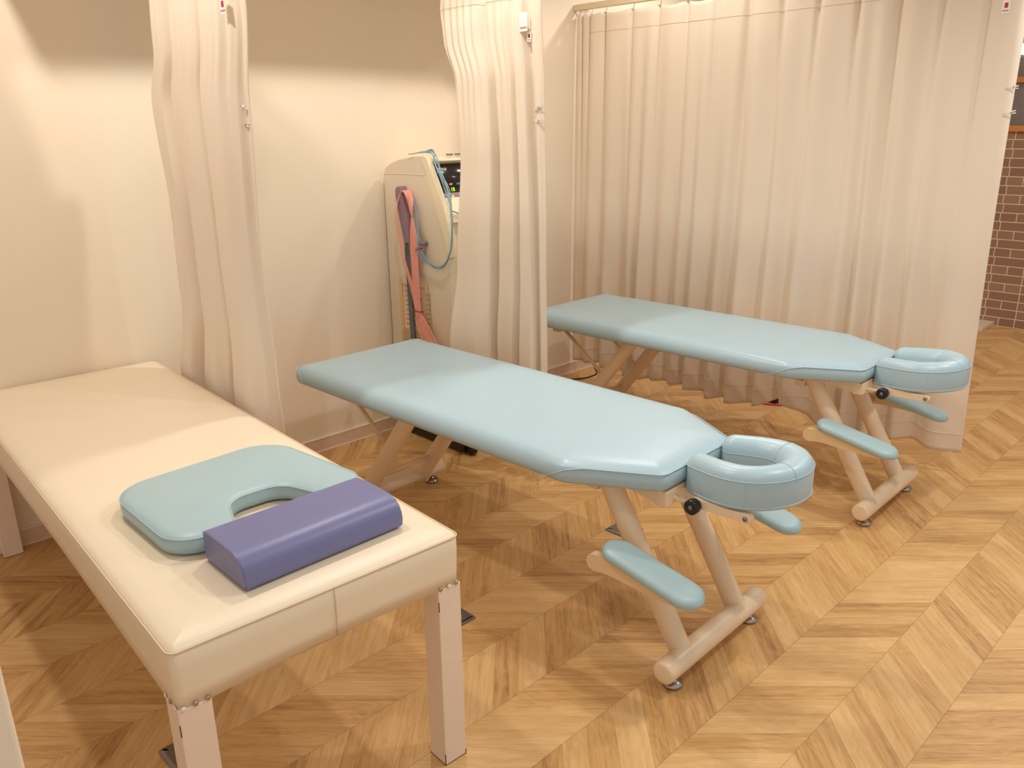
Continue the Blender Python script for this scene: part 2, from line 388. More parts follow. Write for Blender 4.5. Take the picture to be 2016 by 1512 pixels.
# ------------------------------------------------------------------ massage tables
def seg_interp(p): return p
def make_table(label, loc, rz):
    T = thing('massage_table', label, 'massage table', loc, rz, None)
    # cushion
    V0, V1 = .082, 1.655
    corners = [(.168, V0, .035), (.303, .315, .05), (.303, V1, .045), (-.303, V1, .045), (-.303, .315, .05), (-.168, V0, .035)]
    ol = roundpoly(corners)
    sharp = [(.030, .524), (.006, .526), (0, .533), (-.003, .552), (0, .574), (.004, .5765), (.014, .5825), (.030, .5885)]
    soft = [(.030, .524), (.008, .526), (.001, .534), (-.002, .548), (.004, .564), (.010, .574), (.020, .583), (.033, .5895)]
    def wf(p):
        a = max(0., min(1., (p.y-.30)/.10)); b_ = max(0., min(1., (1.645-p.y)/.02))
        return a*b_
    bm = bmesh.new(); loft(bm, ol, sharp, wf, soft, medial=((0, .36, 1.36), lambda d: .013*(1-math.exp(-max(d, 0)/.045))+.004*min(1, max(d, 0)/.3)))
    cu = link('cushion', bm, M_blue, T)
    # piping seam at head end: rises from the lower edge, runs round the front
    nm = normals2(ol); sp = []
    front = [(p, n) for p, n in zip(ol, nm) if p.y < .42]
    # order by angle around the front
    def key(pn):
        p = pn[0]; return math.atan2(p.x, .6-p.y)
    front.sort(key=key)
    for p, n in front:
        t = max(0., (p.y-.27)/.13); z = .5755 - .048*t*t*(3-2*min(t, 1))if t < 1 else .5275
        sp.append((p.x+n.x*.002, p.y+n.y*.002, z))
    tubeobj('seam', sp, .0016, M_seam, cu, n=6)
    for s in (-1, 1):
        sp = []
        for k in range(14):
            t = k/13; yy = V1-.155+.155*math.sin(t*PI/2) if False else None
        sp = [(s*.3045, V1-.080, .530), (s*.3050, V1-.070, .546), (s*.3030, V1-.055, .566), (s*.300, V1-.035, .577), (s*.292, V1-.015, .579), (s*.272, V1+.001, .578)]
        tubeobj('seam', smoothpath(sp), .0015, M_seam, cu, n=6)
    # board and steel underframe
    boxobj('base_board', (-.20, .20, .20, 1.60, .508, .527), M_beige, T, bevel=.003)
    fr = boxobj('underframe', (-.165, .165, .30, .34, .462, .508), M_beige, T, bevel=.005)
    bm = bmesh.new()
    for s in (-1, 1): box(bm, s*.15-.015, s*.15+.015, .28, 1.60, .485, .508)
    box(bm, -.165, .165, 1.56, 1.60, .470, .508); box(bm, -.165, .165, 1.02, 1.05, .480, .508)
    link('side_rail', bm, M_beige, T, bevel=.003)
    # head mechanism block with folded corners
    bm = bmesh.new()
    pts = [(-.150, .30, .500), (.170, .30, .500), (.170, .112, .526), (-.150, .112, .526)]
    for (xa, xb) in ((-.155, .015), (.055, .215)):
        v = [bm.verts.new(c) for c in ((xa, .31, .522), (xb, .31, .522), (xb, .10, .522), (xa, .10, .522), (xa+.01, .30, .500), (xb-.01, .30, .500), (xb-.01, .105, .474), (xa+.01, .105, .474))]
        for f in ((0, 1, 2, 3), (7, 6, 5, 4), (0, 4, 5, 1), (1, 5, 6, 2), (2, 6, 7, 3), (3, 7, 4, 0)): bm.faces.new([v[i] for i in f])
    bmesh.ops.recalc_face_normals(bm, faces=bm.faces)
    link('head_bracket', bm, M_beige, T, bevel=.004)
    boxobj('socket_block', (-.15, .21, .085, .125, .474, .520), M_beige, T, bevel=.004)
    # legs
    def leg(x, ya, za, yb, zb):
        bm = bmesh.new(); tube(bm, [(x, ya, za), (x, yb, zb)], .031, 24); bmesh.ops.recalc_face_normals(bm, faces=bm.faces)
        return link('leg', bm, M_beige, T, bevel=.003)
    for x in (-.147, .147):
        leg(x, .283, .515, .010, .062)
        leg(x, 1.115, .515, 1.462, .062)
        b_ = tubeobj('brace', [(x*.86, 1.60, .510), (x*.86, 1.30, .285)], .0085, M_beige, T, n=10)
    tubeobj('cross_rod', [(-.147, 1.385, .165), (.147, 1.385, .165)], .010, M_beige, T, n=10)
    for yb in (0.0, 1.475):
        bm = bmesh.new()
        xs = [(-.258, .024), (-.2565, .029), (-.252, .0315), (-.240, .0322), (.240, .0322), (.252, .0315), (.2565, .029), (.258, .024)]
        n = 32; rings = [[bm.verts.new((x, yb + r*math.cos(2*PI*k/n), .062 + r*math.sin(2*PI*k/n))) for k in range(n)] for x, r in xs]
        for a, c in zip(rings, rings[1:]):
            for k in range(n): bm.faces.new((a[k], a[(k+1) % n], c[(k+1) % n], c[k]))
        bm.faces.new(rings[0]); bm.faces.new(list(reversed(rings[-1]))); bmesh.ops.recalc_face_normals(bm, faces=bm.faces)
        bar = link('foot_bar', bm, M_beige, T)
        for x in (-.205, .205):
            bm = bmesh.new(); lathe(bm, [(.023, 0), (.0275, .002), (.0285, .007), (.027, .011), (.018, .016), (.008, .019), (.0075, .036)], x, yb)
            link('levelling_foot', bm, M_chrome, T)
    # face rest
    cx, cy, aw, bh, hw = .042, -.058, .110, .103, .0365
    path = []
    for k in range(8): path.append((cx-aw*.88-.006, .058-.075*k/7*.9))
    arc = []
    for k in range(41):
        th = math.radians(170+200*k/40); arc.append((cx+aw*math.cos(th), cy+bh*math.sin(th)))
    path = [(cx-.088, .050), (cx-.094, .030), (cx-.102, 0.0), (cx-.1075, -.025)] + arc[2:-2] + [(cx+.1075, -.025), (cx+.102, 0.0), (cx+.094, .030), (cx+.088, .050)]
    P = [Vector((a, b_, 0)) for a, b_ in path]; P = smoothpath(P, 2)
    # cumulative length, half width with round ends
    L = [0]
    for a, b_ in zip(P, P[1:]): L.append(L[-1]+(b_-a).length)
    tot = L[-1]
    # extend ends
    samples = []
    E_ = .034
    def at(s):
        if s <= 0: d = (P[0]-P[1]).normalized(); return P[0]+d*(-s)
        if s >= tot: d = (P[-1]-P[-2]).normalized(); return P[-1]+d*(s-tot)
        for i in range(len(L)-1):
            if L[i+1] >= s: return P[i].lerp(P[i+1], (s-L[i])/(L[i+1]-L[i]+1e-9))
    ss = [-E_*math.cos(PI/2*k/8) for k in range(8)] + [tot*k/60 for k in range(61)] + [tot+E_*math.sin(PI/2*k/8) for k in range(1, 9)]
    sec = [(.95, .500), (1.0, .505), (1.02, .535), (1.0, .572), (.985, .5755), (.90, .586), (.70, .597), (.35, .604), (0, .605), (-.35, .601), (-.65, .592), (-.88, .577), (-.98, .558), (-1, .53), (-.95, .500)]
    bm = bmesh.new(); rings = []; seamtop = []; seamin = []; seambot = []
    tilt = math.radians(-3.5)
    def tl(p):
        q = Vector((p[0], p[1], p[2]))
        return Vector((q.x, q.y, q.z + .012 - (q.y-cy)*math.tan(math.radians(4.5)) - .020*0))
    for i, s in enumerate(ss):
        p = at(s); d = (at(s+.002)-at(s-.002)).normalized(); nn = Vector((d.y, -d.x, 0))
        # outward side
        if s < 0: k_ = math.sqrt(max(0.0006, 1-(s/-E_)**2))
        elif s > tot: k_ = math.sqrt(max(0.0006, 1-((s-tot)/E_)**2))
        else: k_ = 1
        hw_ = hw*(1 + .20*math.sin(PI*min(1, max(0, s/tot))))
        out = (p-Vector((cx, cy, 0))); sg = 1 if nn.dot(out) > 0 else -1
        rg = []
        for j, (a, z) in enumerate(sec):
            zz = z if k_ > .99 else (z if z < .57 else .5735+(z-.5735)*k_)
            q = p+nn*sg*a*hw_*k_; rg.append(bm.verts.new(tl((q.x, q.y, zz-.010*0))))
        rings.append(rg)
        for lst, a, z in ((seamtop, 1.0, .576), (seamin, -.99, .563), (seambot, 1.02, .507)):
            q = p+nn*sg*a*hw_*k_; lst.append(tl((q.x, q.y, z)))
    m_ = len(sec)
    for a, b_ in zip(rings, rings[1:]):
        for k in range(m_): bm.faces.new((a[k], a[(k+1) % m_], b_[(k+1) % m_], b_[k]))
    bm.faces.new(rings[0]); bm.faces.new(list(reversed(rings[-1])))
    bmesh.ops.recalc_face_normals(bm, faces=bm.faces)
    fr_ = link('face_rest', bm, M_blue, T)
    tubeobj('seam', seamtop, .0014, M_seam, fr_, n=6); tubeobj('seam', seambot, .0014, M_seam, fr_, n=6); tubeobj('seam', seamin, .0010, M_seam, fr_, n=6)
    for idx in (26, 50):
        rg = [v for v in range(0)]
    def crossseam(i, lo, hi):
        s = ss[i]; p = at(s); d = (at(s+.002)-at(s-.002)).normalized(); nn = Vector((d.y, -d.x, 0)); out = (p-Vector((cx, cy, 0))); sg = 1 if nn.dot(out) > 0 else -1
        hw_ = hw*(1 + .20*math.sin(PI*s/tot))
        pts = []
        for a, z in sec[lo:hi]:
            q = p+nn*sg*a*hw_*1.004; pts.append(tl((q.x, q.y, z+.0006)))
        tubeobj('seam', pts, .0009, M_seam, fr_, n=6)
    crossseam(24, 0, 5); crossseam(34, 4, 13); crossseam(52, 4, 13)
    # face rest frame
    for x in (-.108, .168):
        tubeobj('slide_rod', [(x, .13, .491), (x, .020, .491)], .0075, M_beige, T, n=12)
        kb = tubeobj('lock_knob', [(x-.022, .024, .489), (x-.020, .024, .489), (x-.004, .024, .489), (x+.006, .024, .489), (x+.012, .024, .489)], [.015, .0205, .0205, .018, .014], M_black, T, n=20)
        tubeobj('knob_bolt', [(x-.0235, .024, .489), (x-.0215, .024, .489)], .006, M_steel, kb, n=12)
        bm = bmesh.new()
        # flat bar, rounded end
        prof = [(.03, .481), (-.115, .485)] + [(-.120-.012*math.sin(t*PI/6), .497-.012*math.cos(t*PI/6)) for t in range(7)] + [(.03, .507)]
        a = [bm.verts.new((x+.004, y, z)) for y, z in prof]; b_ = [bm.verts.new((x+.026, y, z)) for y, z in prof]
        bm.faces.new(a); bm.faces.new(list(reversed(b_)))
        for k in range(len(prof)): bm.faces.new((a[k], b_[k], b_[(k+1) % len(prof)], a[(k+1) % len(prof)]))
        bmesh.ops.recalc_face_normals(bm, faces=bm.faces)
        ba = link('cradle_arm', bm, M_beige, T, bevel=.0015)
        tubeobj('pivot_screw', [(x+.0005, -.118, .497), (x+.005, -.118, .497)], .006, M_steel, ba, n=14)
    # arm rests
    for s in (-1, 1):
        c0 = Vector((s*.264, .190, .383)); c1 = Vector((s*.264, -.105, .327))
        if s > 0: c1.z -= .004
        half = .049
        d2 = math.hypot(c1.y-c0.y, 0)
        olp = []
        Lp = abs(c1.y-c0.y)
        for k in range(17): a = -PI/2 + PI*k/16; olp.append(Vector((half*math.sin(a), half*math.cos(a)*1.0)))
        olp2 = []
        for k in range(17): t = PI*k/16; olp2.append(Vector((half*math.cos(t), half*math.sin(t)*.95)))
        for k in range(17): t = PI+PI*k/16; olp2.append(Vector((half*1.04*math.cos(t), -(Lp-2*half*.95)+half*math.sin(t)*.95)))
        # shift so that start is at c0
        slope = (c1.z-c0.z)/(c1.y-c0.y)
        ymid0 = c0.y-half*.95
        ol2 = []
        dens = []
        for i, p in enumerate(olp2):
            q = olp2[(i+1) % len(olp2)]; m = max(1, int((q-p).length/.03))
            for k in range(m): dens.append(p.lerp(q, k/m))
        ol2 = [Vector((s*.264+p.x, ymid0+p.y)) for p in dens]
        bm = bmesh.new()
        loft(bm, ol2, [(.006, -.018), (.001, -.014), (0, -.006), (.002, .001), (.007, .006), (.014, .009), (.024, .0105)], zoff=lambda q: c0.z+(q.y-c0.y)*slope)
        link('arm_pad', bm, M_bluearm, T)
        # wooden bracket: rounded tail narrowing under the pad
        x0_, x1_ = (s*.264-.011, s*.264+.011)
        if s < 0: x0_, x1_ = -.301, -.279
        else: x0_, x1_ = .279, .301
        top = [(.235, .345), (.205, .356), (.15, .352), (.0, .326), (-.06, .313)]
        low = [(-.06, .305), (-.02, .303), (.04, .300), (.10, .298), (.15, .296), (.19, .302)]
        cyc, czc, rc = .203, .331, .0245
        prof = [(-.065, .317), (-.065, .309), (-.02, .308), (.04, .309), (.10, .311), (.15, .313), (.178, .311)]
        for k in range(9):
            t = math.radians(-112+212*k/8); prof.append((cyc+rc*math.cos(t), czc+rc*math.sin(t)))
        prof += [(.17, .358), (.10, .346)]
        bm = bmesh.new()
        a = [bm.verts.new((x0_, y, z)) for y, z in prof]; b_ = [bm.verts.new((x1_, y, z)) for y, z in prof]
        fa = bm.faces.new(a); fb = bm.faces.new(list(reversed(b_)))
        for k in range(len(prof)): bm.faces.new((a[k], b_[k], b_[(k+1) % len(prof)], a[(k+1) % len(prof)]))
        bmesh.ops.triangulate(bm, faces=[fa, fb]); bmesh.ops.recalc_face_normals(bm, faces=bm.faces)
        link('arm_bracket', bm, M_wood, T, smooth=False)
        tubeobj('arm_pivot', [(s*.165, .185, .330), (s*.284, .200, .330)], [.012, .012], M_beige, T, n=14)
    return T
make_table('pale blue massage table with cream steel legs, nearer one standing beside the cream bed', (.7643, -2.1186, 0), .02586)
make_table('pale blue massage table with cream steel legs, farther one standing beside the drawn curtain', (2.0318, -2.0954, 0), .0206)
for o in bpy.data.objects:
    if o.name.startswith('massage_table'): o['group'] = 'massage tables with face rests'

# ------------------------------------------------------------------ cream couch
B = thing('treatment_bed', 'cream vinyl treatment bed on four square legs against the wall', 'bed', (0, -1.9162, 0), -.0453)
W_, Lb = .6213, 1.885
ol = roundpoly([(0, 0, .014), (0, Lb, .03), (-W_, Lb, .03), (-W_, 0, .014)], seg=5)
bm = bmesh.new()
def sag(q):
    # stretched cover: skirt hem rises a little between the legs
    return 0
nm = normals2(ol)
n = len(ol)
def hem(p):
    ty = min(1, max(0, (p.y)/Lb)); tx = min(1, max(0, -p.x/W_))
    onx = 1 if (p.y < .02 or p.y > Lb-.03) else 0
    t = tx if onx else ty
    return .014*math.sin(PI*t)**.7
rings = []
prof = [(.012, .4625), (.0, .4625), (-.001, .50), (-.003, .55), (-.002, .584), (.002, .589), (.012, .595)]
for j, (ins, z) in enumerate(prof):
    rg = []
    for p, nn in zip(ol, nm):
        q = p-nn*ins; zz = z+(hem(p) if j < 2 else (hem(p)*.4 if j == 2 else 0)); rg.append(bm.verts.new((q.x, q.y, zz)))
    rings.append(rg)
for a, b_ in zip(rings, rings[1:]):
    for k in range(n): bm.faces.new((a[k], a[(k+1) % n], b_[(k+1) % n], b_[k]))
bm.faces.new(list(reversed(rings[0])))
dome(bm, rings[-1], ol, ((-W_/2, .32, Lb-.32), lambda d: .010*(1-math.exp(-max(d, 0)/.022))))
bmesh.ops.recalc_face_normals(bm, faces=bm.faces)
mt = link('mattress', bm, M_cream, B)
pp = [(p.x+nn.x*.003, p.y+nn.y*.003, .5865) for p, nn in zip(ol, nm)]
tubeobj('piping', pp+[pp[0]], .0019, M_creamseam, mt, n=6)
tubeobj('seam', [(-.306, -.003, .584), (-.306, -.0042, .55), (-.306, -.003, .50), (-.306, -.0015, .478)], .0012, M_creamseam, mt, n=6)
lw = .0607
for (lx, ly) in ((-lw+.002, -.002), (-W_-.002, -.002), (-lw+.002, Lb-lw), (-W_-.002, Lb-lw)):
    bm = bmesh.new(); box(bm, lx, lx+lw, ly, ly+lw, 0, .470)
    lg = link('leg', bm, M_legpaint, B, bevel=.002)
    bm = bmesh.new(); ey = ly if ly < 1 else ly+lw
    box(bm, lx-.0006, lx+lw+.0006, ly-.0006, ly+lw+.0006, 0, .002); link('edge_wear', bm, M_chip, lg, smooth=False)
    for ex, zz, hh in ((lx, .003, .028), (lx+lw, .003, .010), (lx, .418, .024)):
        bm = bmesh.new(); box(bm, ex-.0009, ex+.0009, ey-.0009, ey+.0009, zz, zz+hh); link('edge_wear', bm, M_chip, lg, smooth=False)
def tack(x, y, z, nx, ny):
    bm = bmesh.new(); nv = Vector((nx, ny, 0)); c = Vector((x, y, z)); s = Vector((-ny, nx, 0)); k = 14; rings = []
    for r, h in ((.0050, 0), (.0046, .0012), (.003, .0020), (.0008, .0024)):
        rings.append([bm.verts.new(c+nv*h+s*r*math.cos(2*PI*i/k)+Vector((0, 0, 1))*r*math.sin(2*PI*i/k)) for i in range(k)])
    for a, b_ in zip(rings, rings[1:]):
        for i in range(k): bm.faces.new((a[i], a[(i+1) % k], b_[(i+1) % k], b_[i]))
    bm.faces.new(rings[-1]); bmesh.ops.recalc_face_normals(bm, faces=bm.faces)
    link('upholstery_tack', bm, M_clear if random.random() < .3 else M_chrome, B)
for xx in (-.010, -.030, -.052): tack(xx, -.003, .473, 0, -1)
for xx in (-W_+.008, -W_+.030, -W_+.052): tack(xx, -.003, .473, 0, -1)
for yy in (.010, .034, .056): tack(-W_-.002, yy, .473, -1, 0)

# face-hole cushion lying on it
cor = [(-.496, -1.275, .085), (-.085, -1.225, .085), (-.030, -1.615, .05), (-.135, -1.632, .02), (-.190, -1.560, .05), (-.232, -1.500, .045), (-.312, -1.500, .045), (-.350, -1.600, .03), (-.375, -1.635, .02), (-.496, -1.635, .065)]
cor = [(-.500, -1.262, .10), (-.072, -1.235, .10), (-.028, -1.640, .07), (-.150, -1.640, .03), (-.195, -1.507, .06), (-.325, -1.503, .06), (-.365, -1.628, .03), (-.497, -1.632, .075)]
ol = roundpoly(cor, seg=10)
bm = bmesh.new()
loft(bm, ol, [(.008, .6045), (.001, .608), (-.001, .622), (0, .640), (.002, .642), (.010, .646), (.022, .649)])
cu = link('face_hole_cushion', bm, M_bluearm)
tag(cu, 'flat pale blue cushion with a breathing cut-out lying on the cream bed', 'cushion')
nm = normals2(ol); pp = [(p.x+nn.x*.0005, p.y+nn.y*.0005, .641) for p, nn in zip(ol, nm)]
tubeobj('seam', pp+[pp[0]], .0014, M_seam, cu, n=6)
# indigo bolster
bo = thing('bolster', 'indigo blue vinyl bolster block at the near end of the cream bed', 'pillow', (-.262, -1.735, .6045), .0)
bm = bmesh.new()
prof = [(-.092, .004), (-.088, .0), (.080, .0), (.084, .004), (.082, .060), (.077, .065), (.05, .0675), (0, .068), (-.050, .066), (-.070, .060), (-.083, .049), (-.091, .034), (-.094, .018)]
xs = [(-.185, .90), (-.183, .97), (-.180, 1.0), (-.10, 1.0), (0, 1.0), (.10, 1.0), (.172, 1.0), (.180, .985), (.184, .93)]
rings = []
for x, k_ in xs:
    rings.append([bm.verts.new((x, -.005+(y+.005)*(1-(1-k_)*.3), .034+(z-.034)*(1-(1-k_)*.8))) for y, z in prof])
m_ = len(prof)
for a, b_ in zip(rings, rings[1:]):
    for k in range(m_): bm.faces.new((a[k], a[(k+1) % m_], b_[(k+1) % m_], b_[k]))
bm.faces.new(rings[0]); bm.faces.new(list(reversed(rings[-1]))); bmesh.ops.recalc_face_normals(bm, faces=bm.faces)
link('bolster_body', bm, M_purple, bo, bevel=.002)
bm = bmesh.new()
tube(bm, [(-.1845, y, z) for y, z in ((.080, .062), (.05, .0655), (0, .066), (-.05, .064), (-.07, .058), (-.083, .047), (-.090, .02))], .0012, 6)
link('seam', bm, M_purple, bo)

# ------------------------------------------------------------------ curtains
def lerp(a, b, t): return a+(b-a)*t
def interp(tab, z):
    if z <= tab[0][0]: return tab[0][1]
    for (z0, v0), (z1, v1) in zip(tab, tab[1:]):
        if z <= z1: t = (z-z0)/(z1-z0); t = t*t*(3-2*t); return v0+(v1-v0)*t
    return tab[-1][1]
def curtain_mesh(pos, ns, zs):
    bm = bmesh.new(); g = [[bm.verts.new(pos(i/ns, z)) for i in range(ns+1)] for z in zs]
    for a, b_ in zip(g, g[1:]):
        for i in range(ns): bm.faces.new((a[i], a[i+1], b_[i+1], b_[i]))
    return bm
def frange(a, b, n): return [a+(b-a)*i/n for i in range(n+1)]

# long drawn curtain
rnd = random.Random(3)
NP = 13
ph = [rnd.uniform(-.35, .35) for _ in range(NP+3)]; am = [rnd.uniform(.65, 1.2) for _ in range(NP+3)]
YL, YR = -.015, -2.165
# positions of the pinch pleats: crowded near the wall
pl = [0, .012, .024, .04, .075, .09] + [ .09+.91*(i+1)/12.0 for i in range(12)]
pl = [0, .018, .040, .085, .168, .2455, .322, .400, .478, .556, .634, .712, .79, .868, .940, 1.0]
_r = random.Random(12)
CP = [(0, 0)]; _x = .02; _sg = 1
while _x < .98:
    CP.append((_x, _sg*_r.uniform(.007, .022))); _sg = -_sg; _x += _r.choice((.020, .024, .028, .034, .042))
CP.append((1.0, .006))
def NPF(s):
    s = max(0, min(1, s))
    for (a, va), (b, vb) in zip(CP, CP[1:]):
        if s <= b: t = (s-a)/(b-a); return va+(vb-va)*(t*t*(3-2*t))
    return CP[-1][1]
def pos3(s, z):
    zt = (z-.07)/(2.0-.07)
    # find interval
    for i in range(len(pl)-1):
        if s <= pl[i+1]+1e-9: break
    t = (s-pl[i])/(pl[i+1]-pl[i]); wdt = (pl[i+1]-pl[i])/.078
    yr = YR - .03*(1-zt)**2
    y = lerp(YL, yr, s)
    a = am[i % len(am)]
    # top: shallow flat swag between sharp pinches ; bottom: broad folds
    top = -.012*math.sin(PI*t) + .022*math.exp(-(min(t, 1-t)/.07)**2)
    k = min(1, max(0, (1.98-z)/1.25)); k = k**.6
    n_ = NPF(s + .006*math.sin(z*1.1+s*5))
    x = 2.537 + top*(1-k) + k*n_*(1+1.5*max(0, .55-zt)/.55)*min(1, wdt+.15)*(1 if s > .03 else .4)
    y += .012*k*math.sin(s*31+z*.5)*min(1, (1-s)*6)*min(1, s*8)
    zz = z
    if z > 1.9: zz = z - .013*math.sin(PI*t)*min(1, wdt)*(z-1.9)/.1
    if z < .2: zz = z + (.2-z)/.12*(.012*math.sin(s*23)+.030*max(0., s-.86)/.14 + .046*math.exp(-((s-.625)/.045)**2))
    return (x, y, zz)
zs = [.078, .10, .13, .17] + frange(.22, 1.80, 26) + [1.84, 1.87, 1.90, 1.93, 1.955, 1.98, 2.0]
bm = curtain_mesh(pos3, 15*18, zs)
c3 = link('curtain', bm, M_cloth); md = c3.modifiers.new('solid', 'SOLIDIFY'); md.thickness = .0012
tag(c3, 'long cream curtain drawn across behind the farther massage table', 'curtain', 'cream cubicle curtains')
def offx(p, d=-.0022): return (p[0]+d, p[1], p[2])
tubeobj('hem_stitch', [offx(pos3(i/260, .175)) for i in range(261)], .0012, M_baset, c3, n=4)
tubeobj('header_stitch', [offx(pos3(i/260, 1.905), -.0012) for i in range(12, 261)], .0007, M_creamseam, c3, n=4)
rail = tag(boxobj('curtain_rail', (2.522, 2.552, -2.25, 0, 2.020, 2.050), M_rail, bevel=.003), 'cream metal curtain rail over the long drawn curtain', 'curtain rail')
for i, s in enumerate(pl):
    p = pos3(s, 2.0)
    if p[1] < -1.4: continue
    pts = [(p[0], p[1], 2.022), (p[0]+.004, p[1], 2.014), (p[0]-.003, p[1], 2.006), (p[0]-.003, p[1], 1.985)]
    tubeobj('curtain_hook', pts, .0022, M_clear, c3, n=6)
for k in range(6):
    y = -.035-.011*k
    bm = bmesh.new(); tube(bm, [(2.537+.005*math.cos(a), y, 2.012+.007*math.sin(a)) for a in [2*PI*i/10 for i in range(11)]], .0014, 5, False)
    link('curtain_runner', bm, M_clear, rail)
def label_tag(par, x, y, z, w, h, red=True):
    g = boxobj('care_tag', (x-.002, x-.0012, y-w, y, z-h, z), M_white, par)
    if red:
        boxobj('tag_mark', (x-.0028, x-.002, y-w*.75, y-w*.3, z-h*.62, z-h*.28), M_tagred, g)
    boxobj('tag_print', (x-.0028, x-.002, y-w*.9, y-w*.1, z-h*.86, z-h*.76), M_ink, g)
    return g
def clip(x, y, z, ang, label):
    t = thing('curtain_clip', label, 'clip', (x, y, z), 0, 'clear plastic curtain clips')
    for s in (-1, 1):
        bm = bmesh.new(); tube(bm, [(0, -.020, s*.0045), (0, 0, s*.0025), (0, .020, s*.001)], .0022, 6)
        o = link('clip_jaw', bm, M_clear, t)
    bm = bmesh.new(); tube(bm, [(.0035*math.cos(a), -.004, .005*math.sin(a)) for a in [2*PI*i/10 for i in range(11)]], .0012, 5, False)
    link('clip_spring', bm, M_chrome, t)
    t.rotation_euler = (math.radians(ang), 0, 0)
    return t
clip(2.526, -2.163, 1.555, 4, 'clear plastic clip on the edge of the long drawn curtain, upper of two')
clip(2.526, -2.168, 1.465, -8, 'clear plastic clip on the edge of the long drawn curtain, lower of two')
label_tag(c3, 2.528, -2.085, 1.86, .026, .05)

# bunched curtains
def bunch(x0, left, right, z0, z1, ctrl, seed, name_label, headz=None, xl=None):
    def prof(t):
        t = max(0, min(1, t))
        for (a, va), (b, vb) in zip(ctrl, ctrl[1:]):
            if t <= b: u = (t-a)/(b-a); return va+(vb-va)*(u*u*(3-2*u))
        return ctrl[-1][1]
    def pos(t, z):
        k = min(1, max(0, (z1-z)/(z1-z0))); e = min(1, t*8, (1-t)*8)
        g = min(1, max(0, (z-1.35)/.5))
        tt = t + (.022*math.sin(z*1.7+seed) + .010*math.sin(z*4.1+seed*2+t*6))*e
        x = (x0 if not xl else lerp(interp(xl, z), x0, t)) + prof(tt)*(1-.45*g)*(.8+.35*k)
        x += .0050*g*math.sin(2*PI*t*13+.8*math.sin(t*9+seed)) + .008*k*math.sin(t*7+seed+z*1.2)
        if headz and z > headz-.12: x = x0+(x-x0)*(1-.55*math.exp(-((z-headz)/.03)**2))
        y = lerp(interp(left, z), interp(right, z), t) + .010*math.sin(2*PI*t*2+z)*k*e
        return (x, y, z)
    zs = frange(z0, z0+.1, 3)[:-1]+frange(z0+.1, z1, 50)
    bm = curtain_mesh(pos, 170, zs)
    o = link('curtain', bm, M_cloth); md = o.modifiers.new('solid', 'SOLIDIFY'); md.thickness = .0014
    tag(o, name_label, 'curtain', 'cream cubicle curtains')
    return o, pos
F1 = [(0, .012), (.05, -.018), (.20, -.034), (.255, .024), (.30, -.020), (.48, -.036), (.57, -.014), (.605, .030), (.65, -.026), (.84, -.044), (.945, -.016), (.962, .010), (1, .002)]
F2 = [(0, 0), (.06, -.026), (.28, -.038), (.40, -.022), (.445, .048), (.485, .048), (.515, -.016), (.68, -.030), (.725, .012), (.765, -.036), (.86, -.030), (.89, .022), (.95, -.012), (1, 0)]
L1 = [(.10, -.10), (.55, -.17), (.84, -.27), (1.2, -.285), (1.53, -.235), (1.68, -.30), (2.0, -.34)]
R1 = [(.10, -.96), (.54, -.925), (.65, -.915), (1.08, -.888), (1.5, -.912), (1.76, -.950), (2.0, -.965)]
c1, p1 = bunch(.130, L1, R1, .10, 2.0, F1, 11, 'cream curtain gathered beside the cream bed, between bed and nearer massage table')
L2 = [(.12, -.545), (.55, -.545), (.9, -.545), (1.33, -.545), (1.6, -.50), (1.78, -.41), (1.89, -.395), (2.0, -.42)]
R2 = [(.12, -1.01), (.47, -.997), (1.0, -.985), (1.52, -.974), (1.86, -.957), (2.0, -.95)]
c2, p2 = bunch(1.27, L2, R2, .12, 2.0, F2, 23, 'cream curtain gathered in front of the therapy machine', headz=1.88, xl=[(.12, 1.12), (.55, 1.14), (.9, 1.195), (1.33, 1.23), (1.6, 1.25), (1.78, 1.27)])
tubeobj('hem_stitch', [offx(p1(i/120, .22)) for i in range(121)], .0011, M_baset, c1, n=4)
tubeobj('header_stitch', [offx(p2(i/120, 1.885), -.003) for i in range(121)], .0008, M_creamseam, c2, n=4)
tag(boxobj('curtain_rail', (.110, .140, -2.25, -.38, 2.020, 2.050), M_rail, bevel=.003), 'cream metal curtain rail above the cream bed side', 'curtain rail')
tag(boxobj('curtain_rail', (1.255, 1.285, -2.25, -.38, 2.020, 2.050), M_rail, bevel=.003), 'cream metal curtain rail between the two massage tables', 'curtain rail')
def tag_on(c, pf, s, z, w, h, red=True):
    p = min((pf(s+d/w_, zz) for w_ in (1,) for d in (-.03, -.015, 0, .015, .03) for zz in (z, z-h)), key=lambda q: q[0]); p = (p[0], pf(s, z)[1]); return label_tag(c, p[0]-.003, p[1], z, w, h, red)
tag_on(c1, p1, .87, 1.78, .030, .045)
tag_on(c2, p2, .84, 1.83, .042, .065, False)
tag_on(c2, p2, .88, 1.765, .022, .035)
def clip_on(pf, s, z, a, lab):
    p = pf(s, z); clip(p[0]-.006, p[1]+.002, z, a, lab)
clip_on(p1, .955, 1.495, 35, 'clear plastic clip on the curtain beside the cream bed, upper of two')
clip_on(p1, .955, 1.450, 10, 'clear plastic clip on the curtain beside the cream bed, lower of two')
clip_on(p2, .96, 1.500, -45, 'clear plastic clip on the curtain before the machine, upper of two')
clip_on(p2, .96, 1.455, 0, 'clear plastic clip on the curtain before the machine, lower of two')

